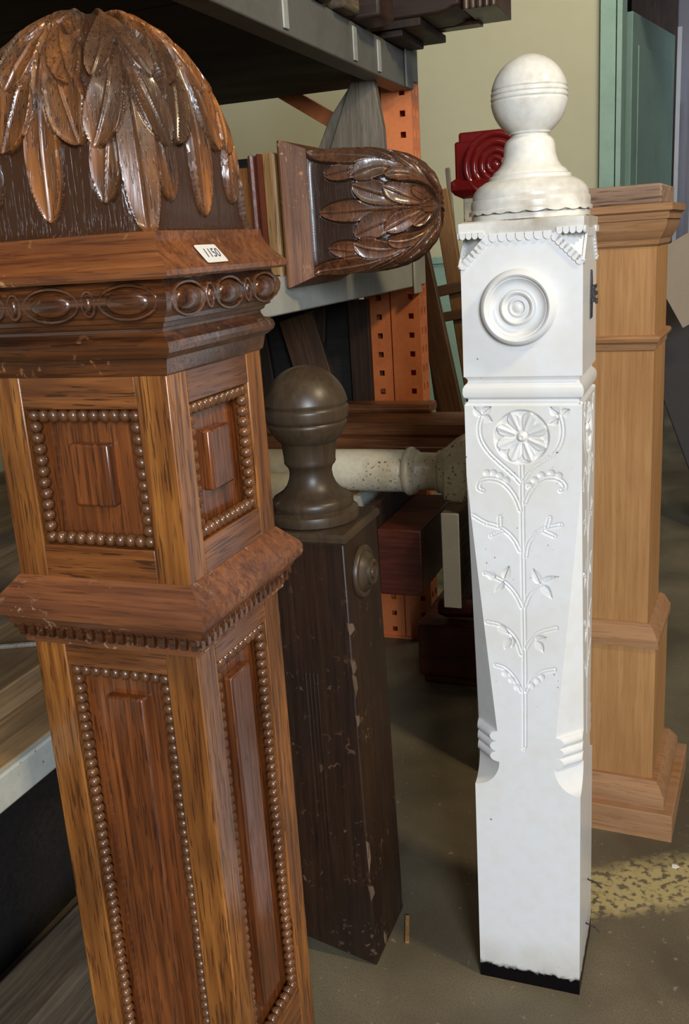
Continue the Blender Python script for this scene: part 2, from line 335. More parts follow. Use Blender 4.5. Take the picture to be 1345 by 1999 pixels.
def carved_dome(name, mat, parent, k, z0, M=None, relief=.0062, ns=201, nt_=300):
    tt = np.linspace(0, 1, nt_); zc = np.r_[0, np.cumsum(np.hypot(np.diff(DP[:, 0]), np.diff(DP[:, 1])))]; zc /= zc[-1]
    zz = np.interp(tt, zc, DP[:, 0]); aa = np.interp(tt, zc, DP[:, 1])
    ker = np.ones(9)/9; pad = np.r_[np.full(4, aa[0]), aa, np.full(4, aa[-1])]; aa = np.where(tt > .97, aa, np.convolve(pad, ker, 'valid'))
    Ltot = np.hypot(np.diff(DP[:, 0]), np.diff(DP[:, 1])).sum()
    s = np.linspace(-1, 1, ns); Sg, Tg = np.meshgrid(s, tt); A = aa[:, None]; nexp = np.interp(tt, [0, .3, .6, .85, 1], [11, 6, 3.6, 2.6, 2.2])[:, None]
    q = (np.abs(Sg)**nexp + 1)**(-1/nexp); X = A*Sg*q; Y = -A*q; Z = np.broadcast_to(zz[:, None], X.shape)
    Xm = Sg*A*1.0; Ym = Tg*Ltot
    hgt = np.zeros(X.shape); cv = np.zeros(X.shape)
    for tip, ct, root, hw, lay in LEAVES:
        c = bez(tip, ct, root, 56); cm = np.c_[c[:, 0]*np.interp(c[:, 1], tt, aa), c[:, 1]*Ltot]
        d, t, sd = seg_dist(Xm, Ym, cm)
        # width: pointed tip, belly, long thin stem towards the apex
        tl = np.clip(t, 0, 1); w = hw*np.where(tl < .78, np.sin(np.pi*np.clip(tl/.80, 0, 1)**.62), 0)
        w = np.maximum(w, .0022*smooth(tl, .02, .2)*np.interp(Tg, [0, .7, 1], [1.0, 1.0, .5])*np.minimum(1, hw/.012))
        r = d/np.maximum(w, 1e-5); edge = 1 - smooth(d, w - .0016, w + .0009)
        prof = .25 + .95*np.clip(r, 0, 1)**2.4 + .50*np.exp(-(d/.0016)**2)
        prof = np.where(w < .003, .75, prof)
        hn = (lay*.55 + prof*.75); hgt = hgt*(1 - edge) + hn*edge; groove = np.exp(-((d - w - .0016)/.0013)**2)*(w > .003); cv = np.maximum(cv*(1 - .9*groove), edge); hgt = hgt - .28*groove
    fade = smooth(1 - Tg, -.02, .15); hgt = hgt*fade
    hgt += (1 - cv)*(np.sin(Xm*2100 + 3*np.sin(Ym*90))*.035)
    P = np.stack([X, Y, Z], -1); du = np.gradient(P, axis=1); dv = np.gradient(P, axis=0); nn = np.cross(du, dv); nn /= np.linalg.norm(nn, axis=-1, keepdims=True) + 1e-12
    # seam columns must displace alike on neighbouring faces: blend the normal to the diagonal
    for col, sg in ((0, -1), (-1, 1)):
        nz = nn[:, col, 2]; hxy = np.sqrt(np.maximum(1 - nz**2, 0)); nn[:, col, 0] = sg*hxy*.7071; nn[:, col, 1] = -hxy*.7071
    P = P + nn*(hgt*relief)[..., None]
    sheets = []
    for j in range(4):
        c_, s_ = round(math.cos(j*math.pi/2)), round(math.sin(j*math.pi/2)); Q = P.copy(); Q[..., 0] = c_*P[..., 0] - s_*P[..., 1]; Q[..., 1] = s_*P[..., 0] + c_*P[..., 1]; sheets.append(Q)
    sheets = [Q*k + np.array([0, 0, z0]) for Q in sheets]
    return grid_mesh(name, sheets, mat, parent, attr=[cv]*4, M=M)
# ------------------------------------------------------------------ big carved oak newel
K = .87; ZO = 1.1*(1 - K); XF = (K, ZO)
OU, OV = -.644*K, .987*K
oak = thing('carved_newel_post', 'large glossy oak newel post with carved leaf dome, beaded panels and price sticker', 'newel post', W(OU, OV, 0))
def sq4(mb_fn, name, mats, parent, xf=XF, bevel=0):
    for j in range(4):
        o = mb_fn(MB()).build(name, mats[j % len(mats)], parent, xf=xf, bevel=bevel, M=None); o.data.transform(RZ(j*math.pi/2)); yield o
def oak_shaft(hf, z0, z1, p0, p1, open_w, tag_):
    """stiles, rails, sunk field, raised strip and beads around one square stage"""
    rec = .019
    MB().box(-hf + rec, hf - rec, -hf + rec, hf - rec, z0, z1).build('panel_core', M_panel, oak, xf=XF)
    for sx in (-1, 1):
        for sy in (-1, 1):
            a0, a1 = sorted((sx*open_w, sx*hf)); b0, b1 = sorted((sy*open_w, sy*hf))
            MB().box(a0, a1, b0, b1, z0, z1).build('corner_stile', M_oak_z, oak, xf=XF, bevel=.0016)
    for j in range(4):
        R_ = RZ(j*math.pi/2); mt = M_oak_z
        for (a, b) in ((z0, p0), (p1, z1)):
            o = MB().box(-open_w - .0004, open_w + .0004, -hf + .0006, -hf + rec + .002, a, b).build('rail', M_oak_x if j % 2 == 0 else M_oak_y, oak, xf=XF, bevel=.001, M=None); o.data.transform(R_)
        zc0, zc1 = (p0 + .047, p1 - .040)
        o = MB().box(-.0265, .0265, -hf + .0065, -hf + rec + .002, zc0, zc1).build('raised_panel', M_panel, oak, xf=XF, bevel=.0028); o.data.transform(R_)
        mb = MB(); rb = .0079; step = .0128; x_ = open_w - rb*.9; y_ = -hf + .0085
        mb2 = mb; n = int((p1 - p0 - 2*rb)/step); st = (p1 - p0 - 2*rb)/n
        for i in range(n + 1):
            z = p0 + rb + i*st
            jx = random.uniform(-.0006, .0006)
            mb.ball((-x_ + jx, y_, z), (rb, rb, st*.53), 10, 7); mb.ball((x_ + jx, y_, z), (rb, rb, st*.53), 10, 7)
        nx = int(2*x_/step); sx = 2*x_/nx
        for i in range(1, nx):
            for z in (p0 + rb, p1 - rb): mb.ball((-x_ + i*sx, y_, z), (sx*.53, rb, rb), 10, 7)
        o = mb.build('bead_molding', M_bead, oak, xf=XF, sharp=80); o.data.transform(R_)
oak_shaft(.113, -ZO/K, .70, .045, .6315, .0695, 'lower')
oak_shaft(.116, .73, 1.0, .786, .946, .0745, 'upper')
MB().sqmould([(.113, .660), (.119, .662), (.120, .676), (.124, .684), (.130, .690), (.134, .698), (.140, .7015), (.142, .706), (.142, .716), (.1395, .7215), (.1165, .7475), (.10, .7475)]).build('sill_molding', M_sill, oak, xf=XF, sharp=28)
mb = MB()
for j in range(4):
    R_ = RZ(j*math.pi/2)
    for i in range(18):
        x = -.118 + i*.0139; w = .0038
        mb.box(x - w, x + w, -.1262, -.119, .672, .684, R_)
        mb.box(x + .0045, x + .0065, -.130, -.120, .680, .692, R_)
mb.build('carved_trim', M_corn, oak, xf=XF)
MB().sqmould([(.112, .978), (.1185, .984), (.120, .990), (.1215, 1.0), (.126, 1.003), (.1305, 1.007), (.132, 1.0125), (.1305, 1.018), (.1265, 1.0215), (.122, 1.023), (.1195, 1.028), (.1195, 1.031), (.123, 1.033), (.1245, 1.037), (.129, 1.0385), (.130, 1.043), (.136, 1.048), (.1395, 1.055), (.1405, 1.062), (.1385, 1.069), (.134, 1.074), (.132, 1.080), (.1335, 1.0835), (.10, 1.0835)]).build('cornice', M_corn, oak, xf=XF, sharp=26)
mb = MB()
for j in range(4):
    R_ = RZ(j*math.pi/2).to_3x3()
    def egg(x, rx, rz, d, rings):
        t = MB(); t.ball((0, 0, 0), (rx, d, rz), 20, 12)
        pts = [(rings*rx*math.cos(a), -.001, rings*rz*math.sin(a)) for a in np.linspace(0, 2*math.pi, 25)]
        t.tube(pts, .0022, 6)
        mb.add([R_ @ (Vector(p) + Vector((x, -.1375, 1.060))) for p in t.v], t.f)
    for x in (-.094, 0, .094): egg(x, .027, .0135, .0085, 1.27)
    for x in (-.047, .047): egg(x, .0052, .0085, .006, 1.5)
mb.build('egg_carving', M_corn, oak, xf=XF, sharp=60)
MB().sqmould([(.11, 1.0815), (.146, 1.0815), (.1485, 1.084), (.1485, 1.0895), (.146, 1.0925), (.1375, 1.101), (.1295, 1.112), (.1265, 1.121), (.1255, 1.128), (.10, 1.128)]).build('dome_base_plate', wood('oak plate', (.13, .037, .012), (.34, .115, .032), 'x', fleck=.4, rough=.4, coat=.5, wear=(.5, .26, .10)), oak, xf=XF, sharp=28)
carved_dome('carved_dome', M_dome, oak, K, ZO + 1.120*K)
# price sticker on the sloping plate of the right-hand side
slope = math.atan2(.0195, .0165)
w_, h_, c_ = .0205, .0108, .002; st = MB().prism([(-w_ + c_, -h_), (w_ - c_, -h_), (w_ - .0006, -h_ + .0006), (w_, -h_ + c_), (w_, h_ - c_), (w_ - .0006, h_ - .0006), (w_ - c_, h_), (-w_ + c_, h_), (-w_ + .0006, h_ - .0006), (-w_, h_ - c_), (-w_, -h_ + c_), (-w_ + .0006, -h_ + .0006)], -.0006, 0, RX(-math.pi/2) if False else Matrix(((1, 0, 0, 0), (0, 0, 1, 0), (0, -1, 0, 0), (0, 0, 0, 1))))
Ms = RZ(math.pi/2) @ T(-.035*K, -.1395*K, ZO + 1.1025*K) @ RX(.86)
sk = st.build('price_sticker', M_paper, oak, M=Ms, bevel=0); sk['label'] = 'small white price sticker with handwriting'
tx = bpy.data.curves.new('handwriting', 'FONT'); tx.body = '1150'; tx.size = .0150; tx.extrude = .00008; tx.shear = .25; tx.align_x = 'CENTER'; tx.align_y = 'CENTER'
to = bpy.data.objects.new('tmp', tx); COL.objects.link(to); bpy.context.view_layer.update()
dm = bpy.context.evaluated_depsgraph_get(); hm = bpy.data.meshes.new_from_object(to.evaluated_get(dm)); bpy.data.objects.remove(to)
hm.transform(Ms @ T(0, 0, .0008)); hm.materials.clear(); hm.materials.append(M_ink); ho = bpy.data.objects.new('handwriting', hm); COL.objects.link(ho); ho.parent = sk
# ------------------------------------------------------------------ white newel
wn = thing('white_newel_post', 'tall white painted newel post with ball finial, carved flower front and blackened foot', 'newel post', W(-.215, 1.279, 0))
CURVES=[[(-2.0, 815.3), (-1.7, 780.6), (-1.9, 730.1), (-1.6, 652.3), (-1.2, 575.5),(-1.2, 511.2), (-2.4, 405.4)], [(-4.0, 790.5), (-12.4, 800.2), (-27.9, 813.6), (-44.6, 829.4), (-55.3, 846.5), (-57.3, 863.7), (-52.8, 877.1)], [(0.8, 794.4), (10.5, 808.2), (27.2, 818.3), (43.6, 833.1), (50.6, 850.0), (50.6, 866.6), (47.2, 878.4)], [(-4.5, 752.9), (-9.2, 767.8), (-18.7, 782.6), (-30.7, 792.3), (-45.4, 794.4), (-56.6, 791.6), (-60.6, 781.4), (-54.4, 777.8)], [(1.7, 763.2), (6.6, 775.9), (17.5, 791.1), (29.4, 797.5), (41.2, 797.8), (50.5, 793.2), (55.2, 784.7), (48.2, 780.8)], [(-5.7, 696.5), (-12.4, 711.7), (-24.6, 724.0), (-36.8, 729.9), (-51.7, 733.1), (-67.8, 742.8)], [(2.0, 689.2), (4.7, 707.4), (14.5, 720.7), (29.1, 730.2), (48.1, 734.8)], [(-3.8, 616.3), (-11.0, 633.1), (-23.3, 648.2), (-38.3, 656.6), (-53.4, 661.7)], [(0.0, 617.9), (6.4, 637.0), (21.3, 649.9)], [(-5.4, 546.8), (-11.9, 568.2), (-21.9, 579.6), (-34.5, 588.1), (-52.4, 590.2)], [(1.1, 557.1), (8.3, 571.4), (20.8, 582.0), (41.8, 589.2)], [(-6.1, 491.0), (-15.3, 509.7), (-28.0, 523.8), (-40.8, 526.7)], [(0.4, 491.7), (10.2, 512.4), (22.9, 523.4), (39.2, 527.9)], [(-31.9, 728.8), (-31.7, 741.7)], [(-29.5, 722.5), (-43.4, 715.4)], [(30.3, 730.3), (33.9, 743.0)], [(26.6, 725.0), (39.8, 719.3)]]
GOUGES=[[(-52.8, 879.5), (-63.9, 890.4)], [(-52.7, 880.7), (-39.7, 890.4)], [(-52.1, 877.1), (-38.9, 871.1)], [(46.0, 880.8), (34.5, 890.2)], [(49.5, 879.6), (59.7, 886.7)], [(44.9, 874.9), (33.3, 867.7)], [(-27.0, 654.6), (-19.9, 674.9)], [(-28.3, 651.9), (-41.2, 635.0)], [(-38.3, 657.9), (-53.4, 661.7)], [(21.3, 651.2), (11.7, 672.8)], [(22.5, 652.6), (45.6, 663.2)], [(22.5, 650.0), (37.1, 631.3)], [(-20.8, 568.8), (-28.8, 551.5)], [(-18.2, 570.4), (-18.5, 555.3)], [(-37.1, 586.5), (-22.0, 574.2)], [(13.3, 569.1), (29.5, 574.6)], [(14.5, 567.9), (25.6, 552.0)]]
BLOBS=[(-47.7, 801.9), (-39.1, 802.1), (-30.6, 798.6), (-22.2, 792.5), (15.2, 793.5), (23.5, 800.6), (36.5, 803.4), (45.9, 800.4), (7.9, 785.9), (-53.7, 778.3), (47.7, 781.3), (-31.6, 742.2), (-44.1, 714.8), (33.9, 743.8), (40.3, 718.8), (-50.5, 732.6), (48.6, 734.8), (-28.1, 515.3), (-19.2, 506.5), (-11.6, 496.0), (7.6, 500.9), (15.3, 508.8), (21.6, 515.0), (-3.8, 400.8)]
def smoothcurve(pts):
    p = np.array(pts, float)
    if len(p) < 3: return p
    for _ in range(2):
        q = [p[0]]
        for a, b in zip(p[:-1], p[1:]): q += [a*.75 + b*.25, a*.25 + b*.75]
        q.append(p[-1]); p = np.array(q)
    return p
def relief_white(X, Z):
    h = np.zeros(X.shape)
    for i, c in enumerate(CURVES):
        c = smoothcurve(c); d, t, sd = seg_dist(X, Z, c); wd = 1.
        h = np.minimum(h, -1.5*np.exp(-((d - 1.9)/1.15)**2)); h = np.where(d < 1.5, np.maximum(h, .75*np.exp(-(d/.95)**2) - .45), h)
    for (a, b) in GOUGES:
        d, t, sd = seg_dist(X, Z, [a, b]); w = 6.6*np.sin(np.pi*np.clip(t, .001, 1)**.7)
        r = d/np.maximum(w, .3); h = np.minimum(h, np.where(r < 1, -4.6*(1 - r**1.4)*(.6 + .4*sd), 0))
    for (x, z) in BLOBS:
        d = np.hypot(X - x, Z - z); big = abs(x) < 50 and (785 < z < 806 or 490 < z < 520); R_ = 5.0 if big else 3.0
        h = np.where(d < R_, np.minimum(h, -2.6*np.sqrt(np.maximum(0, 1 - (d/R_)**2))*(.6 + .4*np.clip((z - Z)/R_*-1, -1, 1))), h)
        if not big: h = np.where(d < 1.6, -.2, h)
    # flower: eight petals in a sunk roundel
    fx, fz = -1.6, 850.5; d = np.hypot(X - fx, Z - fz); th = np.arctan2(Z - fz, X - fx); ph = np.mod(th*8/(2*np.pi), 1) - .5
    R0_ = 36.; lob = 22 + 12*np.cos(ph*np.pi*.98)**.8
    bowl = -4.6*(1 - smooth(d, R0_ - 3, R0_ + .5))
    pet = -3.9 + 3.3*(d/lob)**1.2 - 2.2*(np.abs(ph)*2)**3 + 1.0*np.exp(-(ph*d/2.0)**2) - .5*np.exp(-((np.abs(ph) - .22)*d/1.5)**2)
    fl = np.where(d < lob, pet, bowl); k = (1 - smooth(d, lob - .4, lob + .8)); fl = pet*k + bowl*(1 - k)
    h = np.where(d < R0_ + .5, fl, h)
    h = np.where(d < 6.5, np.maximum(h, -4 + 5.4*np.sqrt(np.maximum(0, 1 - (d/6.5)**2))), h); h = np.where(d < 2.2, h - 1.2, h)
    h = np.where(np.abs(d - 7.6) < 1.0, -4.8, h)
    return h
HW = .075
def cut_at(z):          # corner cut (m) of the white shaft by height
    c = np.interp(z, [.497, .78], [.033, .0])*0
    c = np.where((z >= .425) & (z < .80), .034*np.clip((.80 - z)/.375, 0, 1)**1.05, 0)
    for zc in (.4165, .4005, .3845):
        c = np.where(np.abs(z - zc) <= .008, .0345 - .0115*np.sqrt(np.maximum(0, 1 - ((z - zc)/.008)**2)), c)
    kk = (z - .336)/(.3765 - .336); c = np.where((z >= .336) & (z < .3765), .036*np.sqrt(np.clip(1 - (1 - np.clip(kk, 0, 1))**2, 0, 1)), c)
    return c
def white_shaft():
    zs = np.r_[np.linspace(0, .33, 12), np.linspace(.3355, .43, 120), np.linspace(.431, .896, 560)]
    ins = np.zeros(len(zs)); 
    cols = np.linspace(-1, 1, 191); sheets = []
    c = cut_at(zs)
    for j in range(4):
        hw = HW - c; X = cols[None, :]*hw[:, None]; Z = np.repeat(zs[:, None], len(cols), 1)
        if j < 2:
            h = relief_white(X*1000 if j == 0 else X*1000, Z*1000)/1000
            inside = smooth(hw[:, None] - np.abs(X), 0, .0015)
        else: h = np.zeros(X.shape); inside = h
        hz = np.where(zs > .892, (zs - .892)*.9, 0)[:, None]
        Y = -HW - h*inside + hz
        P = np.stack([X, Y, Z], -1); a = j*math.pi/2; c_, s_ = round(math.cos(a)), round(math.sin(a))
        Q = P.copy(); Q[..., 0] = c_*P[..., 0] - s_*P[..., 1]; Q[..., 1] = s_*P[..., 0] + c_*P[..., 1]; sheets.append(Q)
        # chamfer strip between this face and the next
        a1 = np.stack([hw, -HW + hz[:, 0], zs], -1); b1 = np.stack([HW - hz[:, 0], -hw, zs], -1)
        tt = np.linspace(0, 1, 3)[None, :, None]; P2 = a1[:, None, :]*(1 - tt) + b1[:, None, :]*tt
        Q = P2.copy(); Q[..., 0] = c_*P2[..., 0] - s_*P2[..., 1]; Q[..., 1] = s_*P2[..., 0] + c_*P2[..., 1]; sheets.append(Q)
    return sheets
grid_mesh('carved_shaft', white_shaft(), M_white, wn)
# collar ring groove and bead
MB().sqmould([(.074, .893), (.0715, .896), (.0705, .899), (.072, .9005), (.0755, .9025), (.0768, .9075), (.0765, .9135), (.0745, .918), (.0715, .9205), (.0705, .9235), (.0715, .926), (.0748, .930)]).build('collar_bead', M_white, wn, sharp=40)
# block with clipped upper corners
mb = MB(); zb = [.929, 1.0665, 1.1015]; cc = [0, 0.0001, .036]
rings = []
for z, c in zip(zb, cc):
    h_ = HW; rings.append([(-h_ + c, -h_, z), (h_ - c, -h_, z), (h_, -h_ + c, z), (h_, h_ - c, z), (h_ - c, h_, z), (-h_ + c, h_, z), (-h_, h_ - c, z), (-h_, -h_ + c, z)])
V = sum(rings, []); F = [tuple(range(7, -1, -1)), tuple(range(16, 24))]
for i in range(2):
    for k in range(8): F.append((i*8 + k, i*8 + (k + 1) % 8, (i + 1)*8 + (k + 1) % 8, (i + 1)*8 + k))
mb.add(V, F); mb.build('block', M_white, wn, sharp=30)
MB().sqmould([(.060, 1.1005), (.0742, 1.1015), (.0762, 1.104), (.0762, 1.1185), (.07, 1.1205), (.03, 1.1205)]).build('top_plate', M_whitef, wn, sharp=40)
mb = MB()
def scallop(x, z, r, ang, R_, d=.0022, y0=-HW):
    pts = [(r*math.sin(a), -r*math.cos(a)*1.15) for a in np.linspace(-math.pi/2, math.pi/2, 9)] + [(-0 + r, .004), (-r, .004)]
    ca, sa = math.cos(ang), math.sin(ang); poly = [(x + ca*p - sa*q, z + sa*p + ca*q) for p, q in pts]
    mb.prism(poly, y0 - d, y0 + .001, R_)
for j in range(4):
    R_ = RZ(j*math.pi/2)
    for i in range(7): scallop(-.033 + i*.011, 1.1005, .0050, 0, R_)
    for i in range(4): 
        for sg in (-1, 1): scallop(sg*(.0475 + i*.0078), 1.1035, .0036, 0, R_, d=.002, y0=-.0762)
    for i in range(7):
        t = (i + .35)/7
        for sg in (-1, 1): scallop(sg*(.0415 + .0335*t), 1.0985 - .033*t, .0050, sg*math.radians(-44), R_)
mb.build('scallop_trim', M_white, wn, sharp=50)
# turned finial
fin = [(.0, 1.120), (.0745, 1.1205), (.0745, 1.127), (.0705, 1.1285), (.0745, 1.1315), (.0752, 1.1395), (.0745, 1.1445), (.0725, 1.1465), (.0728, 1.1495), (.0705, 1.1555), (.065, 1.162), (.0565, 1.167), (.0515, 1.169), (.0515, 1.1725), (.0475, 1.174), (.0455, 1.178), (.0405, 1.1815), (.0355, 1.188), (.0325, 1.198), (.0315, 1.208), (.0305, 1.2125), (.0275, 1.2165), (.0235, 1.219), (.0228, 1.2215), (.0258, 1.2225), (.0268, 1.2255), (.0262, 1.2285), (.0238, 1.231)]
for a in np.linspace(-1.04, 1.5707, 220):
    r = .0475*math.cos(a); z = 1.2650 + .0475*math.sin(a)*1.03
    for g in (1.2735, 1.2675, 1.2615): r -= .0015*math.exp(-((z - g)/.0010)**2)
    fin.append((max(r, .0004), z))
# sample ball denser for the rings
MB().lathe(fin, 72).build('ball_finial', M_whitef, wn, sharp=40)
mb = MB(); n_ = 40                                            # ragged skirt edge under the finial base
V = []; F = []
for k in range(n_*3):
    a = 2*math.pi*k/(n_*3); zz_ = 1.1305 - .0028*abs(math.sin(a*11 + .6*math.sin(3*a)))
    for r, z in ((.0748, 1.134), (.0775, 1.1325), (.0775, zz_), (.0748, zz_)): V.append((r*math.cos(a), r*math.sin(a), z))
for k in range(n_*3):
    k2 = (k + 1) % (n_*3)
    for q in range(4): F.append((k*4 + q, k2*4 + q, k2*4 + (q + 1) % 4, k*4 + (q + 1) % 4))
mb.add(V, F); mb.build('scalloped_skirt', M_whitef, wn, sharp=50)
ros = [(.0470, -.003), (.0470, .001), (.0455, .003), (.0452, .007), (.0435, .0105), (.0405, .0118), (.0380, .0105), (.0370, .0065), (.0355, .0068), (.0340, .0045), (.0310, .0005), (.0265, -.0015), (.0225, -.0002), (.0212, .0052), (.0190, .0068), (.0165, .0055), (.0152, .0016), (.0130, .0008), (.0120, .0028), (.0095, .0040), (.0082, .0030), (.0075, .0010), (.0060, .0024), (.0035, .0036), (.0004, .0040)]
MB().lathe([(r, z + .0035) for r, z in ros], 64, RX(math.pi/2) if False else T(-.003, -HW, 1.0150) @ RX(math.pi/2)).build('rosette', M_white, wn, sharp=50)
# iron latch on the right-hand side
mb = MB(); mb.prism([(-.008, -.030), (.007, -.030), (.009, -.016), (.0075, .018), (.002, .031), (-.002, .031), (-.007, .016), (-.009, -.01)], -.0022, .001, T(HW, .008, 1.022) @ RZ(math.pi/2))
lp = mb.build('latch_plate', M_metal, wn, bevel=.0006); lp['label'] = 'blackened iron latch plate'
mb = MB(); mb.box(.0, .006, .002, .010, 1.012, 1.034, T(HW, .004, 0)).box(.006, .0085, .001, .011, 1.010, 1.017, T(HW, .004, 0)).box(.006, .0085, .001, .011, 1.021, 1.026, T(HW, .004, 0)).box(.006, .0075, .001, .011, 1.03, 1.035, T(HW, .004, 0))
mb.build('catch', M_metal, lp, bevel=.0006)
# ------------------------------------------------------------------ brown newel
bn = thing('brown_newel_post', 'dark brown painted newel post with ball finial, between oak and white posts', 'newel post', W(-.523, 1.2485, 0))
hb = .0725
mb = MB()
def slab(z, fn=None):
    h_ = hb; return [(-h_, -h_, z), (h_, -h_, z), (h_, h_, z), (-h_, h_, z)]
base = [(-hb, -hb, .035), (hb, -hb, 0), (hb, hb, 0), (-hb, hb, .02)]
V = base + [(x - .010, y, z) for x, y, z in slab(.705)]
F = [(3, 2, 1, 0), (4, 5, 6, 7)] + [(i, (i + 1) % 4, (i + 1) % 4 + 4, i + 4) for i in range(4)]
mb.add(V, F); mb.build('shaft', M_brown, bn, bevel=.003)
MB().sqmould([(.0725, .700), (.0765, .7045), (.0765, .711), (.0735, .716), (.04, .717)]).build('cap_plate', M_brown2, bn, sharp=30, M=T(-.010, 0, 0))
rb_ = .0610; pr = [(.001, .716), (.060, .716), (.0665, .7185), (.0680, .7255), (.0665, .7325), (.0600, .7365), (.0585, .7375), (.0600, .7410), (.0600, .7475), (.0570, .7520), (.0500, .7560), (.0430, .7610), (.0365, .7690), (.0325, .7790), (.0310, .7890), (.0325, .7960), (.0365, .8005), (.0380, .8035), (.0375, .8070)]
for a in np.linspace(-.86, 1.5707, 70):
    r = .0610*math.cos(a); z = .8800 + .0615*math.sin(a)*1.02
    r = max(r, .0005)
    for g in (.8865, .8640): r -= .0030*math.exp(-((z - g)/.0021)**2)
    if z < .864: r *= 1.0
    pr.append((max(r, .0004), z))
MB().lathe(pr, 72, T(-.010, 0, .0)).build('ball_finial', M_brown2, bn, sharp=45)
rr = [(.0300, 0), (.0300, .003), (.0285, .0050), (.0255, .0055), (.0230, .0045), (.0215, .0065), (.0190, .0100), (.0165, .0125), (.0150, .0120), (.0145, .0150), (.0125, .0165), (.0105, .0155), (.0098, .0135), (.0075, .0135), (.0068, .0165), (.0045, .0175), (.0004, .0172)]
MB().lathe([(r*1.33, z*1.2) for r, z in rr], 56, T(hb - .0095, -.006, .6400) @ RY(math.pi/2)).build('rosette', M_brown2, bn, sharp=40)
mb = MB()
for i in range(4): mb.box(-.0120 + i*.006, -.0095 + i*.006, -hb - .0016, -hb + .004, .20, .50)
mb.build('reeded_strip', M_brown, bn, bevel=.0006)
M_chip = wood('chipped wood', (.10, .06, .035), (.22, .14, .09), 'z')
for z, hh, ww in ((.575, .010, .010), (.515, .012, .0075), (.485, .02, .006), (.43, .010, .006), (.20, .03, .005), (.135, .014, .008)):
    x_ = hb - .010*z/.705; Mc = T(x_ + .0002, -hb - .0002, z) @ RZ(math.pi/4)
    o_ = MB().prism([(-ww*.2, -hh), (ww*.7, -hh*.1), (ww*.45, hh*.8), (-ww*.6, hh)], -.0006, .004, Mc).build('edge_chip', M_chip, bn); o_['label'] = 'chip of bare wood on the corner'
# ------------------------------------------------------------------ pine newel
PY = -.44
pn = thing('pine_newel_post', 'bare pine square newel post with stepped plinth and moulded cap, behind white post', 'newel post', (W(-.024, 1.626, 0) + Vector((math.cos(PY)*-.14 - math.sin(PY)*.14, math.sin(PY)*-.14 + math.cos(PY)*.14, 0))), PY)
hp = .081
def pst(prof, name, mat, sh=30): return MB().sqmould(prof, 1).build(name, mat, pn, sharp=sh)
pst([(.140, 0), (.140, .052), (.138, .054), (.123, .054), (.123, .060), (.1225, .078), (.114, .092), (.107, .102), (.09, .102)], 'plinth', M_pine_x)
pst([(.098, .100), (.098, .368)], 'pedestal', M_pine)
pst([(.098, .366), (.103, .367), (.103, .380), (.100, .385), (.092, .402), (.084, .408), (.08, .408)], 'lower_molding', M_pine_x)
pst([(hp, .406), (hp, 1.098)], 'shaft', M_pine)
pst([(hp, .900), (.083, .902), (.084, .912), (.089, .916), (.0905, .921), (.0885, .925), (.081, .927)], 'band_molding', M_pine_x)
pst([(hp, 1.070), (.085, 1.074), (.086, 1.082), (.088, 1.084), (.0935, 1.094), (.097, 1.103), (.098, 1.112), (.101, 1.113), (.101, 1.123), (.1065, 1.126), (.1065, 1.137), (.07, 1.138)], 'cap_molding', M_pine_x)
MB().box(-.088, .088, -.088, .088, 1.137, 1.168).build('top_block', wood('pine end grain', (.27, .16, .10), (.50, .33, .21), 'x', s=.6, fleck=.8, rough=.7), pn, bevel=.004)
# ------------------------------------------------------------------ red block newel
rn = thing('red_topped_newel_post', 'slim cream newel post with glossy red bullseye top, behind the white post', 'newel post', W(-.358, 1.84, 0))
MB().box(-.062, .062, -.062, .062, 0, 1.19).build('shaft', M_cream, rn, bevel=.003)
MB().sqmould([(.060, 1.170), (.0745, 1.178), (.080, 1.186), (.080, 1.200), (.072, 1.206), (.07, 1.206)]).build('red_ledge', M_lacred, rn, sharp=30)
mb = MB(); mb.box(-.073, .073, -.073, .073, 1.20, 1.268)
arc = [(-.066, 1.26), (-.066, 1.283), (.066, 1.283), (.066, 1.26)]; mb.prism(arc, -.070, .070)
mb.build('red_block', M_lacred, rn, bevel=.004)
prr = [(.058, 0), (.057, .005), (.053, .0075), (.048, .006), (.0455, .002), (.042, .005), (.038, .006), (.034, .0045), (.0315, .001), (.028, .004), (.024, .0052), (.0205, .004), (.0185, .001), (.0155, .0035), (.0125, .0045), (.0095, .003), (.008, .001), (.005, .003), (.0004, .0035)]
MB().lathe([(r, z) for r, z in prr], 56, T(0, -.0735, 1.224) @ RX(math.pi/2)).build('bullseye', M_lacred, rn, sharp=50)
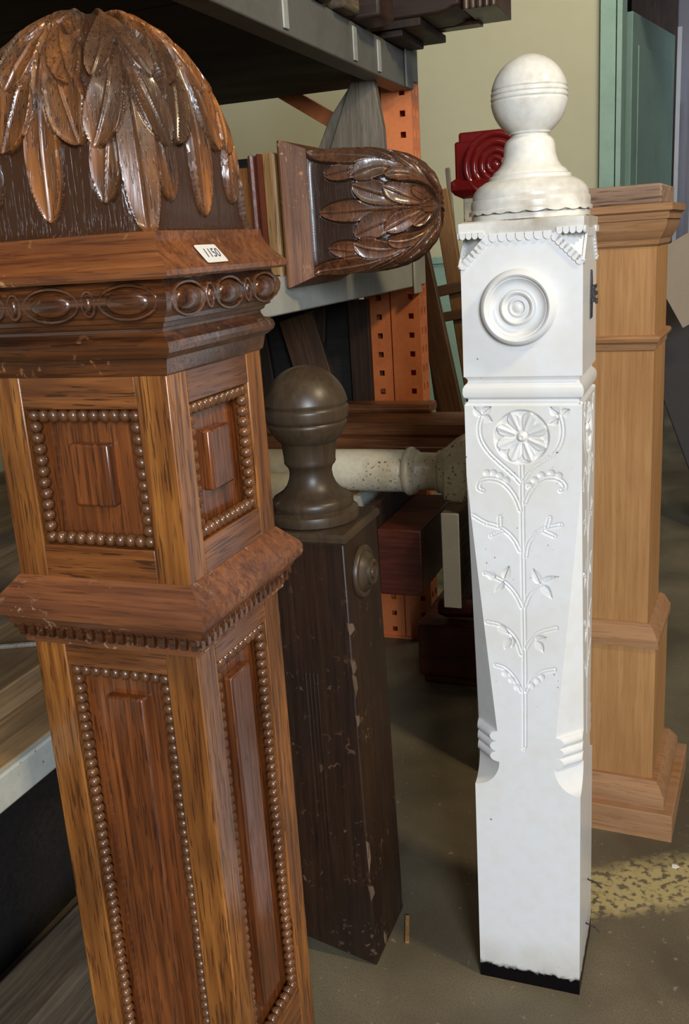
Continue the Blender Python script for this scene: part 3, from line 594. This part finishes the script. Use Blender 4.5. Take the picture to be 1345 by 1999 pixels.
# ------------------------------------------------------------------ pallet rack
CF = -.70
rack = thing('pallet_rack', 'tall storage rack with grey beams and orange perforated uprights behind the posts', 'rack', W(CF, 2.44, 0))
def plate(mb, w, z0, z1, pitch, holes, M, hole_pts):
    """sheet in x,z at y=0 with a row of holes per pitch"""
    nrow = int((z1 - z0)/pitch); edges = [0] + [(a[0] + b[0])/2 for a, b in zip(holes[:-1], holes[1:])] + [w]
    for r in range(nrow):
        za = z0 + r*pitch; zb_ = za + pitch
        for ci, (hx, hz) in enumerate(holes):
            xa, xb = edges[ci], edges[ci + 1]; zc_ = za + pitch*.5 + hz; inner = [(hx + px, zc_ + pz) for px, pz in hole_pts]; n = len(inner); outer = []
            for px, pz in hole_pts:
                dx, dz = px, pz; sc_ = 1e9
                if dx > 1e-9: sc_ = min(sc_, (xb - hx)/dx)
                if dx < -1e-9: sc_ = min(sc_, (xa - hx)/dx)
                if dz > 1e-9: sc_ = min(sc_, (zb_ - zc_)/dz)
                if dz < -1e-9: sc_ = min(sc_, (za - zc_)/dz)
                outer.append((hx + dx*sc_, zc_ + dz*sc_))
            V = [(x, 0, z) for x, z in inner + outer]; V = [tuple(M @ Vector(p)) for p in V]
            F = [(k, (k + 1) % n, (k + 1) % n + n, k + n) for k in range(n)]
            V += [tuple(M @ Vector((x, .004, z))) for x, z in inner]; F += [(k, 2*n + k, 2*n + (k + 1) % n, (k + 1) % n) for k in range(n)]
            mb.add(V, F)
            # square up the corners of the cell
            for cx, cz in ((xa, za), (xb, za), (xb, zb_), (xa, zb_)):
                for k in range(n):
                    a, b = outer[k], outer[(k + 1) % n]
                    on = lambda p, ax, val: abs(p[ax] - val) < 1e-7
                    if (on(a, 0, cx) and on(b, 1, cz)) or (on(a, 1, cz) and on(b, 0, cx)):
                        if not ((on(a, 0, cx) and on(a, 1, cz)) or (on(b, 0, cx) and on(b, 1, cz))):
                            mb.add([tuple(M @ Vector((p[0], 0, p[1]))) for p in (a, (cx, cz), b)], [(0, 1, 2)])
q_ = .0072; sqh = [(q_, 0), (q_, q_), (0, q_), (-q_, q_), (-q_, 0), (-q_, -q_), (0, -q_), (q_, -q_)]
tdh = [(.0075*math.cos(a), .0125*math.sin(a)*(1.25 if math.sin(a) > 0 else .9)) for a in np.linspace(0, 2*math.pi, 12, endpoint=False)]
def upright(u0, flip):
    for i, (a, b, hx) in enumerate(((0, .078, .024), (.082, .152, .030))):
        mb = MB()
        plate(mb, b - a, 0, 1.98, .0495, [(b - a - hx, 0.0)], T(u0 - b, 0, 0), sqh)          # side facing the camera
        if i == 0: plate(mb, .070, 0, 1.98, .0495, [(.020, 0.004), (.050, 0.004)], T(u0, 0, 0) @ RZ(math.pi/2), tdh)
        mb.box(u0 - b, u0 - b + .002, .001, .07, 0, 1.98); mb.box(u0 - b, u0 - a - .0005, .068, .07, 0, 1.98)
        if i == 1: mb.box(u0 - a - .002, u0 - a, .001, .07, 0, 1.98)
        o = mb.build('upright', M_orange, rack, sharp=20)
    MB().box(u0 - .16, u0 + .01, -.01, .08, 0, .006).build('base_plate', M_orange, rack)
upright(0, False); upright(-1.05, True)
mb = MB()
for zc_ in (.1, .72, 1.34):
    L_ = math.hypot(.95, .6); mb.box(0, L_, -.010, .010, -.019, .019, T(-.95 - .1, .035, zc_ + .60) @ RY(math.atan2(.6, .95)))
mb.build('brace', M_orange, rack, bevel=.002)
def beam(name, z0, z1, mat, back=True):
    L_ = -2.9
    for x0, s_ in ((-.048, 1),) + (((-1.10, 1),) if back else ()):
        MB().prism([(x0, z0), (x0 + .048, z0), (x0 + .048, z1 - .0), (x0 + .038, z1), (x0 + .012, z1), (x0 + .012, z1 - .014), (x0, z1 - .014)], L_, -.001, None).build(name, mat, rack, bevel=.003)
beam('beam', 1.462, 1.545, M_beamdark); beam('beam', .992, 1.058, M_beam); beam('beam', .528, .570, M_beam)
for z0, mat in ((1.462, M_beamdark), (.975, M_beam), (.50, M_beam)):
    o = MB().box(.002, .008, -.055, .0, z0, z0 + .10).box(.002, .006, 0, .05, z0 + .02, z0 + .095).build('beam_bracket', mat, rack, bevel=.002)
for vv in (-.26, -.42, -.78, -1.1, -1.5): MB().box(.0, .004, vv, vv + .022, 1.470, 1.535).build('beam_rib', M_beam, rack, bevel=.0015)

for i, (a, b) in enumerate(((-2.9, -2.0), (-1.995, -1.0), (-.995, -.03))):
    MB().box(-1.06, -.05, a, b, 1.478, 1.505).build('top_deck_board', M_black, rack)
    MB().box(-1.06, -.013, a, b, 1.045, 1.060).build('middle_deck_board', M_dark if i < 2 else M_dark, rack)
    MB().box(-1.06, -.010, a, b, .558, .572).build('lower_deck_board', M_shelfwood, rack)
def at(name, mb, mat, label, cat, u, v, z=0, rz=0, group=None, bevel=.002, sharp=34):
    o = mb.build(name, mat, bevel=bevel, sharp=sharp); o.location = W(u, v, z); o.rotation_euler = (0, 0, YAW + rz); return tag(o, label, cat, group)
# ------------------------------------------------------------------ lying carved newel on the middle shelf
ln = thing('lying_carved_newel_post', 'brown carved newel post lying on its side on the middle shelf, leaf dome pointing right', 'newel post', W(-.69, 1.703, 1.1595), YAW)
ML = RY(math.pi/2)                                # local z -> world x (towards the aisle)
kl = .86
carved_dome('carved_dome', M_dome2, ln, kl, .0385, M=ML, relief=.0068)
MB().sqmould([(.10, -.004), (.121, -.004), (.1225, 0), (.1215, .004), (.1085, .036), (.106, .042), (.09, .042)]).build('dome_base_plate', M_corn_plate := wood('worn plate', (.11, .035, .012), (.27, .105, .032), 'z', fleck=.4, rough=.55, coat=.0, wear=(.42, .2, .08)), ln, M=ML, sharp=25)
MB().box(-.090, .090, -.090, .090, -.018, -.004).build('neck', M_dark, ln, M=ML, bevel=.002)
MB().sqmould([(.08, -.040), (.104, -.040), (.106, -.034), (.106, -.022), (.103, -.018), (.08, -.018)]).build('tan_fillet', M_tan, ln, M=ML, sharp=25)
MB().sqmould([(.08, -.072), (.098, -.072), (.103, -.069), (.105, -.064), (.103, -.059), (.098, -.057), (.102, -.055), (.106, -.050), (.105, -.043), (.100, -.040), (.08, -.040)]).build('red_brown_molding', paint('reddish varnish', (.13, .032, .014), (.05, .015, .008), .22, .5, 10, .1), ln, M=ML, sharp=25)
MB().box(-.087, .087, -.087, .087, -.42, -.070).build('shaft', M_oak_z, ln, M=ML, bevel=.002)
at('wooden_wedge', MB().prism([(-.035, 0), (.035, 0), (.028, .021), (-.045, .021)], -.05, .03), M_dark, 'small dark wooden wedge propping up the lying carved post', 'wedge', -.665, 1.75, 1.0455) if False else None
# grey tapering board standing on the shelf
mb = MB(); mb.prism([(-.145, 0), (-.145, .12), (-.118, .235), (-.040, .415), (-.014, .425), (.012, .41), (.030, .30), (.034, .15), (.034, 0)], -.012, .012)
mb.prism([(-.165, 0), (-.165, .20), (-.145, .265), (-.110, .335), (-.05, .405), (-.118, .235), (-.145, .12), (-.145, 0)], .010, .05)
at('grey_tapered_board', mb, M_greywood, 'grey weathered board tapering to a blunt point, standing behind the lying carved post', 'board', -.742, 2.25, 1.060, bevel=.003)
at('dark_back_board', MB().box(-.60, .0, 0, .022, 0, .275), M_black, 'wide blackened board standing on edge at the back of the middle shelf', 'board', -.90, 2.355, 1.060)
# ------------------------------------------------------------------ wood stacked over the top beam
zt = 1.546
G = 'salvaged wood on the top shelf'
at('flat_board', MB().box(-.9, .043, -.06, .12, 0, .014), M_dark, 'lowest thin dark board jutting from the top shelf', 'board', CF, 2.30, zt, group=None)
at('flat_board', MB().box(-.9, .088, -.07, .16, 0, .017), M_dark, 'second dark board jutting over the lowest one on the top shelf', 'board', CF, 2.30, zt + .0145)
mb = MB(); mb.prism([(-.8, 0), (.128, 0), (.150, .004), (.160, .010), (.176, .012), (.176, .15), (-.8, .15)], -.07, .08)
at('carved_beam', mb, M_darkx, 'thick dark brown carved beam end on the top shelf, left of the fluted end', 'beam', CF, 2.30, zt + .032, bevel=.006)
mb = MB(); mb.box(-.036, .036, -.045, .13, 0.006, .15).box(-.7, -.03, .086, .13, 0, .10)
for i in range(5): mb.lathe([(.0075, .004), (.0085, .010), (.0085, .15)], 14, T(-.030 + i*.0150, -.047, 0))
at('fluted_block', mb, wood('fluted block', (.06, .03, .015), (.20, .10, .045), 'z'), 'fluted dark wood block at the right tip of the top shelf stack', 'block', CF + .216, 2.30, zt + .032, bevel=.001)
for i, (vv, w_, h_, x1, mt, lb) in enumerate(((2.08, .05, .10, .06, M_darkx, 'dark square beam end above the ribbed top beam'), (1.95, .045, .075, .03, M_greywood_y, 'pale tan beam end above the ribbed top beam'), (1.83, .04, .11, .02, M_darkx, 'dark beam end furthest left above the top beam'))):
    at('beam_end', MB().box(-.7, x1, -w_, w_, 0, h_), mt, lb, 'beam', CF, vv, zt, rz=.0, bevel=.008)
at('turned_baluster', MB().lathe([(.02, -.5), (.022, -.12), (.03, -.1), (.034, -.06), (.028, -.03), (.02, -.01), (.024, .02), (.022, .05), (.008, .058)], 28, T(0, 0, .036) @ RY(math.pi/2)), M_cream, 'pale turned baluster tip poking over the top beam', 'baluster', CF, 1.715, zt)
# ------------------------------------------------------------------ pile that juts out of the lower shelf
zs_ = .5725
mb = MB(); mb.prism([(-.02, 0), (.045, 0), (.052, .012), (.052, .034), (.040, .044), (.040, .070), (.050, .078), (.050, .105), (.02, .122), (-.02, .122), (-.04, .10), (-.04, 0)], -.6, .28, RZ(-math.pi/2))
at('grooved_molding', mb, M_moul, 'long reddish wood moulding with grooves, lying across behind the white turned post', 'moulding', -.72, 2.24, zs_ + .0)
at('moulding_length', MB().prism([(-.03, 0), (.03, 0), (.034, .010), (.026, .022), (-.026, .022), (-.034, .012)], -.55, .115, RZ(-math.pi/2)), M_moul, 'short reddish moulding lying on top behind the grooved one', 'moulding', -.74, 2.27, zs_ + .1225)
wl = thing('lying_white_newel_post', 'cream painted turned newel post lying on the lower shelf with a chipped square end', 'newel post', W(-.645, 1.93, .6235))
Ml = RY(math.pi/2)
MB().lathe([(.040, -.38), (.043, -.30), (.046, -.1), (.047, .0), (.046, .042), (.044, .045), (.049, .048), (.053, .054), (.053, .060), (.049, .066), (.047, .067), (.047, .071), (.044, .073), (.041, .078), (.041, .118), (.046, .120), (.047, .124), (.044, .126), (.050, .130), (.053, .136), (.050, .141)], 48, Ml).build('turned_shaft', M_cream, wl, sharp=35)
mb = MB(); mb.prism([(.14, -.052), (.185, -.058), (.196, -.02), (.188, .01), (.198, .04), (.205, .075), (.185, .085), (.15, .065), (.14, .05)], -.05, .05); mb.build('chipped_block', M_cream, wl, bevel=.006)
MB().lathe([(.0382, -.395), (.0384, -.30)], 24, Ml) if False else None
at('white_scroll', MB().lathe([(.001, -.2), (.036, -.2), (.038, .0), (.030, .012), (.001, .014)], 32, T(0, 0, .040) @ RY(math.pi/2)), M_cream, 'rounded end of a pale post just right of the oak post', 'post', -.745, 1.78, zs_)
mb = MB(); mb.prism([(-.035, 0), (.035, 0), (.040, .05), (.040, .150), (-.040, .150), (-.040, .01)], 0, .42)
at('dark_back_board', MB().box(-1.3, .006, 0, .015, 0, .405), M_black, 'added black backing sheet darkening the far end of the lower shelf', 'board', -.86, 2.395, .5725)  # black sheet added so the back of the lower shelf reads as shade
at('reddish_block', MB().prism([(-.055, .0), (.03, .0), (.045, .012), (.045, .150), (-.055, .150)], 0, .30), M_red, 'dark reddish square wooden block with clipped corner, right of the brown post', 'block', -.595, 1.86, .360, bevel=.004)
at('brown_plank', MB().box(-.011, .011, 0, .30, 0, .20), M_dark, 'dark narrow plank on edge behind the brown post cap', 'plank', -.6625, 1.86, .362)
wp = at('whitewashed_plank', MB().box(-.019, .019, 0, .30, 0, .205), M_greywood_y, 'thick weathered plank on edge with whitewashed end, left of the white post', 'plank', -.470, 1.80, .365, bevel=.003)
e_ = MB().box(-.0185, .0185, -.004, .0005, .0005, .2045).build('whitewashed_end', paint('whitewash', (.46, .47, .46), (.34, .33, .30), .6, .5, 14, .2, chips=(.15, .12, .09)), wp, bevel=.0015); e_['label'] = 'whitewashed end'
# things on the floor below them
at('mahogany_plinth', MB().box(-.16, .16, 0, .30, .025, .165).box(-.15, .15, .01, .29, 0, .026), M_red, 'dark mahogany plinth on the floor under the jutting planks', 'plinth', -.50, 2.16, 0, bevel=.006)
at('dark_crate', MB().box(-.12, .16, 0, .22, 0, .185), M_dark, 'dark wooden crate on the floor holding up the reddish block', 'crate', -.56, 2.475, 0) if False else None
mb = MB()
at('support_block', MB().box(-.045, .045, -.045, .045, 0, .1925), M_dark, 'short dark block standing on the mahogany plinth', 'block', -.58, 2.35, .1655)
at('turned_spindle', MB().lathe([(.02, -.12), (.026, -.1), (.022, -.03), (.034, -.02), (.036, 0), (.028, .01), (.022, .02), (.036, .03), (.036, .05), (.03, .12)], 28, T(0, 0, .037) @ RY(math.pi/2)), M_red, 'dark turned spindle lying on the mahogany plinth', 'spindle', -.49, 2.2, .1655)
# beams under the left end of the rack
at('floor_beam', MB().box(-.055, .055, -.5, .5, 0, .12), M_greywood_y, 'dark rough beam lying on the floor under the lower shelf, nearest the camera', 'beam', -.86, .98, 0, rz=-.03, bevel=.012)
at('dark_filler_box', MB().box(-.55, .05, -.45, .75, 0, .36), M_black, 'added black filler box darkening the space under the lower shelf', 'crate', -1.08, 1.10, 0)  # black box added to stand in for the shade under the shelf
at('floor_timber', MB().box(-.10, .12, 0, .10, 0, .13), M_dark, 'dark timber lying on the floor in front of the orange upright', 'timber', -.72, 2.27, 0) if False else None
at('shelf_plank', MB().box(-.10, .10, -.25, .42, 0, .035), M_shelfwood, 'thick tan plank lying on the lower shelf, left of the oak post', 'plank', -.89, 1.05, .5725, rz=.02)
at('shelf_plank', MB().box(-.12, .12, -.3, .4, 0, .03), M_greywood_y, 'greyish plank raised behind the tan plank on the lower shelf', 'plank', -1.06, 1.15, .608, rz=.04)
pts = [tuple(W(-.86 + .05*i - .002*i*i, .80 + .028*i, .6115)) for i in range(6)]
o = MB().tube([(-.12 + .05*i, .01*i, .0045 + .0005*math.sin(i)) for i in range(6)], .0035, 8).build('rope', M_greywood); o.location = W(-.90, .90, .6075); o.rotation_euler = (0, 0, YAW + .25); tag(o, 'thin twisted grey cord lying on the tan plank of the lower shelf', 'rope')
# dark boards standing inside the rack on the lower shelf
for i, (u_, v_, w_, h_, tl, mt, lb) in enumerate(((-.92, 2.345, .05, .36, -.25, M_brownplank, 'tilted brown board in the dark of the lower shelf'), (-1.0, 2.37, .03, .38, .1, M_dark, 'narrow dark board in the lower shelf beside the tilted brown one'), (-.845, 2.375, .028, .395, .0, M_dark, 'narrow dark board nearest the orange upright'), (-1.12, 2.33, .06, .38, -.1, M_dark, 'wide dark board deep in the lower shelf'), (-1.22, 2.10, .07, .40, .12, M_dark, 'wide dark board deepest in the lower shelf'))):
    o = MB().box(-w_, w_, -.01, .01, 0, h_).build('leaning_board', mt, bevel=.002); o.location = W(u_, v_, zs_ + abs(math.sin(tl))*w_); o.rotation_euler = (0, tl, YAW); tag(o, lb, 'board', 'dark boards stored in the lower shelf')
# ------------------------------------------------------------------ things leaning behind the rack
def bar(name, p, q, w_, t_, mat, label, cat, group=None, side=None):
    """rectangular bar between two points, w across the view and t deep"""
    P, Q = W(*p), W(*q); d_ = (Q - P); L_ = d_.length; zax = d_.normalized(); y = W(*(side or (0, 1, 0))); xax = y.cross(zax).normalized(); yax = zax.cross(xax)
    o = MB().box(-w_/2, w_/2, -t_/2, t_/2, 0, L_).build(name, mat, bevel=.004); mm_ = Matrix((xax, yax, zax)).transposed().to_4x4(); mm_.translation = P; o.matrix_world = mm_; return tag(o, label, cat, group)
bar('honey_slat', (-.60, 2.98, .012), (-.80, 3.08, 1.255), .052, .028, M_orangewood, 'honey coloured slat leaning behind the carved dome', 'slat')
bar('thin_batten', (-.74, 3.3, .01), (-.845, 3.36, 1.34), .016, .012, M_greywood, 'thin grey batten poking up behind the honey slat', 'batten')
bar('brown_plank', (-.58, 2.72, .015), (-.815, 2.80, 1.14), .070, .024, M_brownplank, 'wide brown plank leaning beside the orange upright', 'plank')
bar('brown_plank', (-.70, 2.90, .015), (-.80, 2.94, .86), .060, .022, M_dark, 'darker plank leaning behind the wide brown plank', 'plank')
bar('cross_rung', (-.86, 3.02, .935), (-.64, 3.02, .975), .034, .022, M_brownplank, 'upper cross rung behind the leaning planks', 'rung')
bar('cross_rung', (-.86, 3.02, .855), (-.64, 3.02, .885), .030, .022, M_brownplank, 'lower cross rung behind the leaning planks', 'rung')
at('teal_box', MB().box(-.30, .12, 0, .10, 0, 1.0).box(-.32, .14, -.01, .11, 1.0, 1.03), M_teal, 'teal painted cupboard against the back wall, seen between the planks', 'cupboard', -1.05, 4.4, 0)
# ------------------------------------------------------------------ right-hand clutter
at('dark_cabinet', MB().box(0, .6, 0, .45, 0, 1.22), M_blackp, 'dark tall cabinet at the right edge behind the pine post', 'cabinet', .10, 4.3, 0)
bar('black_board', (.32, 3.55, .01), (-.06, 3.75, .98), .50, .018, M_blackp, 'black board leaning right of the pine post', 'board')
bar('leaning_panel', (.28, 3.1, .3), (.055, 3.2, 1.03), .16, .12, M_blackp, 'second black panel', 'panel') if False else None
at('cardboard_flap', MB().box(-.09, .09, -.004, .004, 0, .26), M_card, 'piece of grey-brown cardboard propped against the black board, right of the pine post', 'cardboard', .01, 3.35, .82, rz=.1, bevel=.001).rotation_euler = (-.1, -.5, YAW + .1)
for i, (u_, a, b) in enumerate(((-.225, 0, 2.35), (-.12, 0, 2.05))):
    at('white_strip', MB().box(-.014, .014, -.01, .01, a, b), M_whitestrip, ['tall pale strip standing against the far grey wall', 'shorter pale strip standing against the far grey wall'][i], 'strip', u_, 7.2, 0)
at('far_dark_panel', MB().box(-.32, -.02, 0, .03, 0, 3.2), M_dark, 'tall dark brown panel against the far grey wall', 'panel', -.22, 7.3, 0)
# ------------------------------------------------------------------ bits on the floor
at('wood_splinter', MB().box(-.0035, .0035, -.032, .032, 0, .004), M_tan, 'small splinter of bare wood on the floor beside the brown post foot', 'splinter', -.428, 1.268, 0, rz=.28, bevel=.0006)
at('paint_flake', MB().prism([(-.006, -.003), (.001, -.005), (.007, 0), (.002, .005), (-.005, .004)], 0, .0015, RX(math.pi/2)), M_paper, 'white paint flake on the floor right of the white post', 'flake', -.015, 1.555, .0, bevel=0)
for (z_, y_, lb) in ((.135, .02, 'bent nail'), (.070, .0, 'bent nail')):
    MB().tube([(HW - .002, y_, z_), (HW + .014, y_ - .004, z_ - .002), (HW + .022, y_ - .004, z_ - .010)], .0013, 6).build('bent_nail', M_metal, wn)
